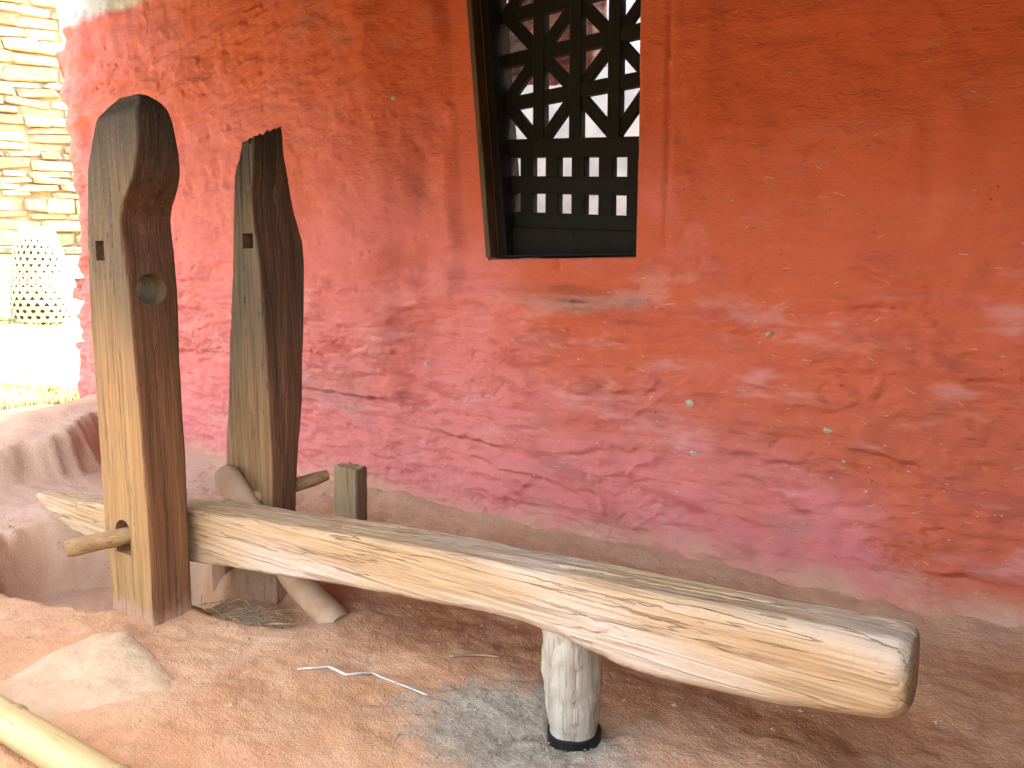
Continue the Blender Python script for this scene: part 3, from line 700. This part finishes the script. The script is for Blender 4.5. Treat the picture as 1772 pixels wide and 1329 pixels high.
path = [(-0.958, 1.553, 0.30), (-0.957, 1.552, 0.24), (-0.955, 1.55, 0.18), (-0.953, 1.548, 0.12), (-0.949, 1.546, 0.07), (-0.946, 1.545, 0.03), (-0.945, 1.545, 0.004)]
def densify(path, m):
    out = []
    for a, b in zip(path[:-1], path[1:]):
        for i in range(m): out.append(tuple(Vector(a).lerp(Vector(b), i / m)))
    return out + [path[-1]]
pp = densify(path, 10)
rr_ = np.interp(np.linspace(0, 1, len(pp)), [0, .2, .4, .7, .9, 1], [0.068, 0.069, 0.067, 0.062, 0.056, 0.054])
pestle = link_mesh('pestle', *tube(pp, rr_, 56, 3.0, 0.085), PESTLE, beam)
ringp = []
def ring_mesh(c, r0, r1, z0, z1, n=40):
    Vv, Ff = [], []
    for j in range(n):
        a = 2 * math.pi * j / n; wv = 1 + 0.03 * math.sin(3 * a + 1)
        for (r, z) in ((r0, z0), (r1 * wv, z0), (r1 * wv, z1 + 0.004 * math.sin(a)), (r0, z1 + 0.004 * math.sin(a))): Vv.append((c[0] + r * math.cos(a), c[1] + r * math.sin(a), z))
    for j in range(n):
        k = (j + 1) % n
        for i in range(4): Ff.append((j * 4 + i, k * 4 + i, k * 4 + (i + 1) % 4, j * 4 + (i + 1) % 4))
    return Vv, Ff
rg = link_mesh('iron_ring', *ring_mesh((-0.945, 1.545), 0.050, 0.0625, -0.016, 0.012), IRON, pestle); fix_normals(rg); sharpen(rg)
rg['label'] = 'black iron ring round the pestle foot'

# axle through posts and beam
ax = densify([(-2.515, 1.165, 0.236), (-2.46, 1.30, 0.247), (-2.36, 1.58, 0.283), (-2.232, 1.950, 0.352)], 8)
axle = link_mesh('axle_rod', *tube(ax, np.interp(np.linspace(0, 1, len(ax)), [0, .02, .97, 1], [0.024, 0.028, 0.024, 0.019]), 18, 2.0, 0.05), AXLE); sharpen(axle)
tag(axle, 'round wooden axle rod passing through both posts', 'rod')

# slanting log between beam and back post
lg = densify([(-2.445, 1.674, 0.385), (-2.30, 1.672, 0.265), (-2.05, 1.670, 0.07), (-1.875, 1.668, -0.018)], 8)
log = link_mesh('slanting_log', *tube(lg, np.interp(np.linspace(0, 1, len(lg)), [0, .04, .5, .96, 1], [0.040, 0.047, 0.046, 0.048, 0.042]), 24, 9.0, 0.06), MUDLOG); sharpen(log)
tag(log, 'mud smeared round log slanting down behind the beam to the floor', 'log')

# short stake near the wall
rings = []
for z in np.arange(-0.1, 0.345, 0.01):
    q = rrect(-2.378, -2.250, 2.10, 2.165, 0.014, 60); rings.append(np.stack([q[:, 0] + 0.01 * z, q[:, 1], np.full(len(q), z)], 1))
rings = grain_push(np.array(rings), 2, 0.0015, 33, crack=0.008)
rings[..., 2] += sst(0.28, 0.34, rings[..., 2]) * 0.012 * pnoise(rings[..., 0] * 30, rings[..., 1] * 30, 1.0)
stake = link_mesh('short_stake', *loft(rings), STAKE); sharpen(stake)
tag(stake, 'short squared wooden stake standing behind the beam near the wall', 'stake')

# block of wood low behind the front post
rings = []
for z in np.arange(-0.2, 0.17, 0.01):
    q = rrect(-2.62, -2.53, 1.72, 1.80, 0.012, 60); rings.append(np.stack([q[:, 0], q[:, 1], np.full(len(q), z)], 1))
blk = link_mesh('wooden_block', *loft(grain_push(np.array(rings), 2, 0.0015, 61, crack=0.006)), POST); sharpen(blk)
tag(blk, 'low brown wooden block in the hollow beneath the beam', 'block')

# ------------------------------------------------------------------ floor things
# pale flat stone set in the floor
out = [(-2.30, 0.80), (-2.34, 1.00), (-2.345, 1.17), (-2.27, 1.215), (-2.16, 1.20), (-2.05, 1.17), (-1.94, 1.15), (-1.885, 1.11), (-1.90, 1.03), (-1.95, 0.93), (-1.99, 0.86), (-2.02, 0.80), (-2.10, 0.76), (-2.20, 0.76)]
oc = np.array(out).mean(0); rg_ = []
for s, dz in ((1.08, -0.06), (1.03, -0.012), (1.0, -0.003), (0.95, 0.003), (0.8, 0.006), (0.6, 0.007), (0.4, 0.007), (0.2, 0.007), (0.02, 0.007)):
    ring = []
    big = []
    m = len(out)
    for i in range(m):
        a, b = np.array(out[i]), np.array(out[(i + 1) % m])
        for t in np.linspace(0, 1, 6, endpoint=False): big.append(a + (b - a) * t)
    for p_ in big:
        q = oc + (p_ - oc) * s; ring.append((q[0], q[1], 0.0))
    ring = np.array(ring); w_ = 0.009 * fbm(ring[:, 0] * 25, ring[:, 1] * 14, 1.0, 3) * min(1, s * 1.2)
    ring[:, 0] += w_; ring[:, 1] += w_ * 0.6
    ring[:, 2] = ground_h(ring[:, 0], ring[:, 1]) + dz + 0.004 * fbm(ring[:, 0] * 8, ring[:, 1] * 8, 4.0, 3)
    rg_.append(ring)
slab = link_mesh('flat_stone', *loft(np.array(rg_)), SLAB); fix_normals(slab)
tag(slab, 'pale flat stone set into the mud floor before the front post', 'stone')

def on_floor(x, y, r): return float(ground_h(x, y)) + r
# twig
tw = [(-1.700, 1.362), (-1.668, 1.385), (-1.642, 1.418), (-1.615, 1.420), (-1.575, 1.420), (-1.555, 1.450), (-1.545, 1.485), (-1.50, 1.475), (-1.42, 1.468), (-1.325, 1.462)]
tp = densify([(x, y, on_floor(x, y, 0.004)) for x, y in tw], 4)
twig = link_mesh('twig', *tube(tp, np.interp(np.linspace(0, 1, len(tp)), [0, .3, 1], [0.0025, 0.0038, 0.0022]), 8, 1, 0.1), TWIG)
tag(twig, 'thin white crooked twig lying on the mud floor', 'twig')
st_ = densify([(-1.21, 1.215, on_floor(-1.21, 1.215, 0.012)), (-1.235, 1.25, on_floor(-1.235, 1.25, 0.010)), (-1.265, 1.30, on_floor(-1.265, 1.30, 0.003))], 4)
stalk = link_mesh('grass_stalk', *tube(st_, 0.0014, 6), STRAW)
tag(stalk, 'single dry grass stalk near the bottom edge of the floor', 'stalk')
tw2 = densify([(x, y, on_floor(x, y, 0.003)) for x, y in ((-1.425, 1.665), (-1.385, 1.70), (-1.345, 1.725), (-1.30, 1.735))], 4)
tag(link_mesh('twig', *tube(tw2, 0.003, 6, 1, 0.2), STAKE), 'short dark twig on the floor beside the grey husk patch', 'twig')
# bamboo pole at the near edge
bp_, br_ = [], []
L0, L1 = Vector((-3.3, 0.715, 0.0)), Vector((-0.7, 0.80, 0.0))
for i in range(261):
    t = i / 260; p_ = L0.lerp(L1, t); node = min(abs(((t * 2.6 + 0.13) % 0.42) - 0.21), 1)
    r = 0.040 + 0.004 * math.exp(-(node / 0.007) ** 2) - 0.003 * math.exp(-((node - 0.018) / 0.006) ** 2); bp_.append((p_.x, p_.y, 0.0)); br_.append(r)
gh = smooth1(np.array([float(ground_h(a, b)) for a, b, _ in bp_]), 40)
bp_ = [(a, b, 0.045 + float(np.median(gh))) for (a, b, _), g in zip(bp_, gh)]
pole = link_mesh('bamboo_pole', *tube(bp_, br_, 28), BAMBOO)
tag(pole, 'yellow bamboo pole lying across the near left corner of the floor', 'pole')

# straw in the hollow between the posts
def straws(name, n, fx, mat, lmin, lmax, w, label, cat, lift=0.02):
    vv, ff = [], []
    for k in range(n):
        x, y = fx(); L = rnd.uniform(lmin, lmax); a = rnd.uniform(0, 6.28); e = rnd.uniform(-0.15, 0.5)
        z = float(ground_h(x, y)) + rnd.uniform(0.002, lift); d = Vector((math.cos(a), math.sin(a), 0)); s = Vector((-d.y, d.x, 0)) * w
        bend = Vector((rnd.uniform(-1, 1), rnd.uniform(-1, 1), 0)) * L * 0.15
        b = len(vv); p0 = Vector((x, y, z)); p1 = p0 + d * L * 0.5 + Vector((0, 0, e * L * 0.3)) + bend; p2 = p0 + d * L + Vector((0, 0, e * L * 0.2))
        up = Vector((0, 0, w * 1.2))
        for p_ in (p0, p1, p2): vv += [tuple(p_ - s), tuple(p_ + s), tuple(p_ + up)]
        for i in (0, 3):
            for j in range(3):
                k2 = (j + 1) % 3; ff.append((b + i + j, b + i + k2, b + i + 3 + k2, b + i + 3 + j))
    o = link_mesh(name, vv, ff, mat, smooth=False); fix_normals(o); o['kind'] = 'stuff'; tag(o, label, cat); return o
straws('straw_litter', 150, lambda: (rnd.gauss(-2.20, 0.09), rnd.gauss(1.57, 0.05)), STRAW, 0.03, 0.11, 0.0011, 'loose dry straw in the hollow between the posts', 'straw', 0.03)
straws('rice_husks', 420, lambda: (rnd.gauss(-1.05, 0.17), rnd.gauss(1.48, 0.12)), HUSK, 0.003, 0.008, 0.0014, 'grey green husk litter scattered round the pestle', 'husks', 0.004)
# pebbles and crumbs on the floor
vv, ff = [], []
for k in range(900):
    x, y = rnd.uniform(-3.9, -0.2), rnd.uniform(0.75, 2.6); r = 0.0015 + 0.008 * rnd.random() ** 4; z = float(ground_h(x, y)); b = len(vv)
    for (dx, dy, dz) in ((1, 0, 0), (0, 1, 0), (-1, 0, 0), (0, -1, 0), (0, 0, .8)):
        vv.append((x + dx * r * rnd.uniform(.6, 1.3), y + dy * r * rnd.uniform(.6, 1.3), z + dz * r))
    ff += [(b, b + 1, b + 4), (b + 1, b + 2, b + 4), (b + 2, b + 3, b + 4), (b + 3, b, b + 4)]
crumbs = link_mesh('floor_crumbs', vv, ff, SLAB, smooth=False); crumbs['kind'] = 'stuff'; tag(crumbs, 'small crumbs and grit scattered over the mud floor', 'grit')

# ------------------------------------------------------------------ the yard at the left
# neighbouring dry stone building
nb = empty('stone_building', (-10.25, 4.35, 0.5)); nb.rotation_euler = (0, 0, R(90 - 23))
tag(nb, 'sunlit cream dry stone building across the yard, far left', 'building')
# local axes: x along the face, -y towards the porch
core = link_mesh('core_wall', *box(-2.6, 2.6, 0.035, 3.0, -0.6, 4.9), STONE, nb, smooth=False)
hb = link_mesh('plinth', *box(-2.62, 2.62, -0.10, 0.033, -0.6, 0.82), WHITE, nb, smooth=False)
bevel_obj(hb, 0.02)
link_mesh('roof', *box(-3.0, 3.0, -0.5, 3.4, 4.9, 5.05), ROOFW, nb, smooth=False)
lm = [stone_mesh('stone', 100 + i, STONE) for i in range(9)]
z = 0.98; ns = 0
slate = link_mesh('slate_ledge', *box(-2.66, 2.66, -0.16, 0.032, 0.823, 0.90), mat_plain('grey_slate', (0.10, 0.11, 0.10), (0.20, 0.21, 0.19)), nb, smooth=False); bevel_obj(slate, 0.012)
z = 0.902
while z < 4.85 and ns < 290:
    h = rnd.choice([0.07, 0.09, 0.11, 0.14, 0.17]); x = -1.3 + rnd.uniform(-0.2, 0)
    while x < 1.3:
        w = rnd.uniform(0.16, 0.5) * (1.15 if h > 0.1 else 1)
        put_mesh('stone', lm[rnd.randrange(9)], (x + w / 2, 0.10 + rnd.uniform(-0.03, 0.03), z + h / 2 + rnd.uniform(-.006, .006)), (w * 1.02, 0.24, h * rnd.uniform(0.85, 1.15)), (0, rnd.uniform(-.09, .09), rnd.uniform(-.05, .05)), nb)
        x += w + 0.006; ns += 1
    z += h + 0.004
# woven cane basket
bkx, bky = -8.62, 3.93
bk = empty('cane_basket', (bkx, bky, float(ground_h(bkx, bky)) - 0.005))
tag(bk, 'tall bleached cane basket with open weave standing in the yard', 'basket')
prof = [(0, 0.265), (0.15, 0.275), (0.35, 0.27), (0.55, 0.245), (0.72, 0.205), (0.84, 0.165), (0.92, 0.15)]
pr = lambda z: float(np.interp(z, [p_[0] for p_ in prof], [p_[1] for p_ in prof]))
vv, ff = [], []
def ribbon(fn, m, w, closed=False):
    b = len(vv)
    for i in range(m):
        p_, side = fn(i / (m - 1)); rad = Vector((p_.x, p_.y, 0)).normalized() * 0.003
        for q in (p_ - side * w, p_ + side * w, p_ + side * w + rad, p_ - side * w + rad): vv.append(tuple(q))
    for i in range(m - 1):
        for j in range(4): ff.append((b + i * 4 + j, b + i * 4 + (j + 1) % 4, b + i * 4 + 4 + (j + 1) % 4, b + i * 4 + 4 + j))
for s in (1, -1):
    for k in range(22):
        def fn(t, s=s, k=k):
            z = t * 0.9; a = 2 * math.pi * k / 22 + s * t * 2.3; r = pr(z) + 0.002 * s
            tan = Vector((-math.sin(a) * s * 2.3 * r, math.cos(a) * s * 2.3 * r, 0.9)).normalized(); nr_ = Vector((math.cos(a), math.sin(a), 0))
            return Vector((r * math.cos(a), r * math.sin(a), z)), tan.cross(nr_)
        ribbon(fn, 26, 0.012)
for k in range(15):
    z = 0.02 + k * 0.062
    ribbon(lambda t, z=z: (Vector(((pr(z) - 0.006) * math.cos(t * 6.2832), (pr(z) - 0.006) * math.sin(t * 6.2832), z)), Vector((0, 0, 1))), 48, 0.014)
wv = link_mesh('weave', vv, ff, CANE, bk, smooth=False)
rim = [(0.152 * math.cos(t), 0.152 * math.sin(t), 0.915) for t in np.linspace(0, 2 * math.pi, 40)]
link_mesh('rim', *tube(rim, 0.012, 8), CANE, bk)
fl = [(0, 0, z_) for z_ in np.linspace(0.01, 0.84, 18)]  # dark core added so the weave's holes look shaded inside
link_mesh('shade_core', *tube(fl, [pr(q[2]) - 0.035 for q in fl], 24, 1.0, 0.06), mat_plain('dark_shade', (0.08, 0.09, 0.05), (0.14, 0.15, 0.08), 0.95, (30, 30, 30), 0.5), bk)
# grass
vv, ff = [], []
gr = np.random.RandomState(4)
for k in range(15000):
    x = gr.uniform(-9.3, -6.1); y = gr.uniform(0.6, 4.6)
    if gr.rand() > 0.35 + 0.65 * (pnoise(x * 1.3, y * 1.3, 5.0) > -0.15): continue
    z = 0.0; L = gr.uniform(0.03, 0.085); a = gr.uniform(0, 6.28); w = 0.003; ln = gr.uniform(0.2, 0.9) * L
    vv.append((x, y, L, a, w, ln))
A = np.array(vv); gz = ground_h(A[:, 0], A[:, 1]); x, y, L, a, w, ln = A.T
dx, dy = np.cos(a), np.sin(a)
vs_ = np.stack([np.stack([x - dy * w, y + dx * w, gz - 0.005], 1), np.stack([x + dy * w, y - dx * w, gz - 0.005], 1), np.stack([x + dx * ln, y + dy * ln, gz + L], 1)], 1).reshape(-1, 3)
grass = link_mesh('grass', vs_, np.arange(len(vs_)).reshape(-1, 3), GRASS, smooth=False); grass['kind'] = 'stuff'
tag(grass, 'short sunlit grass growing in the yard at far left', 'grass')
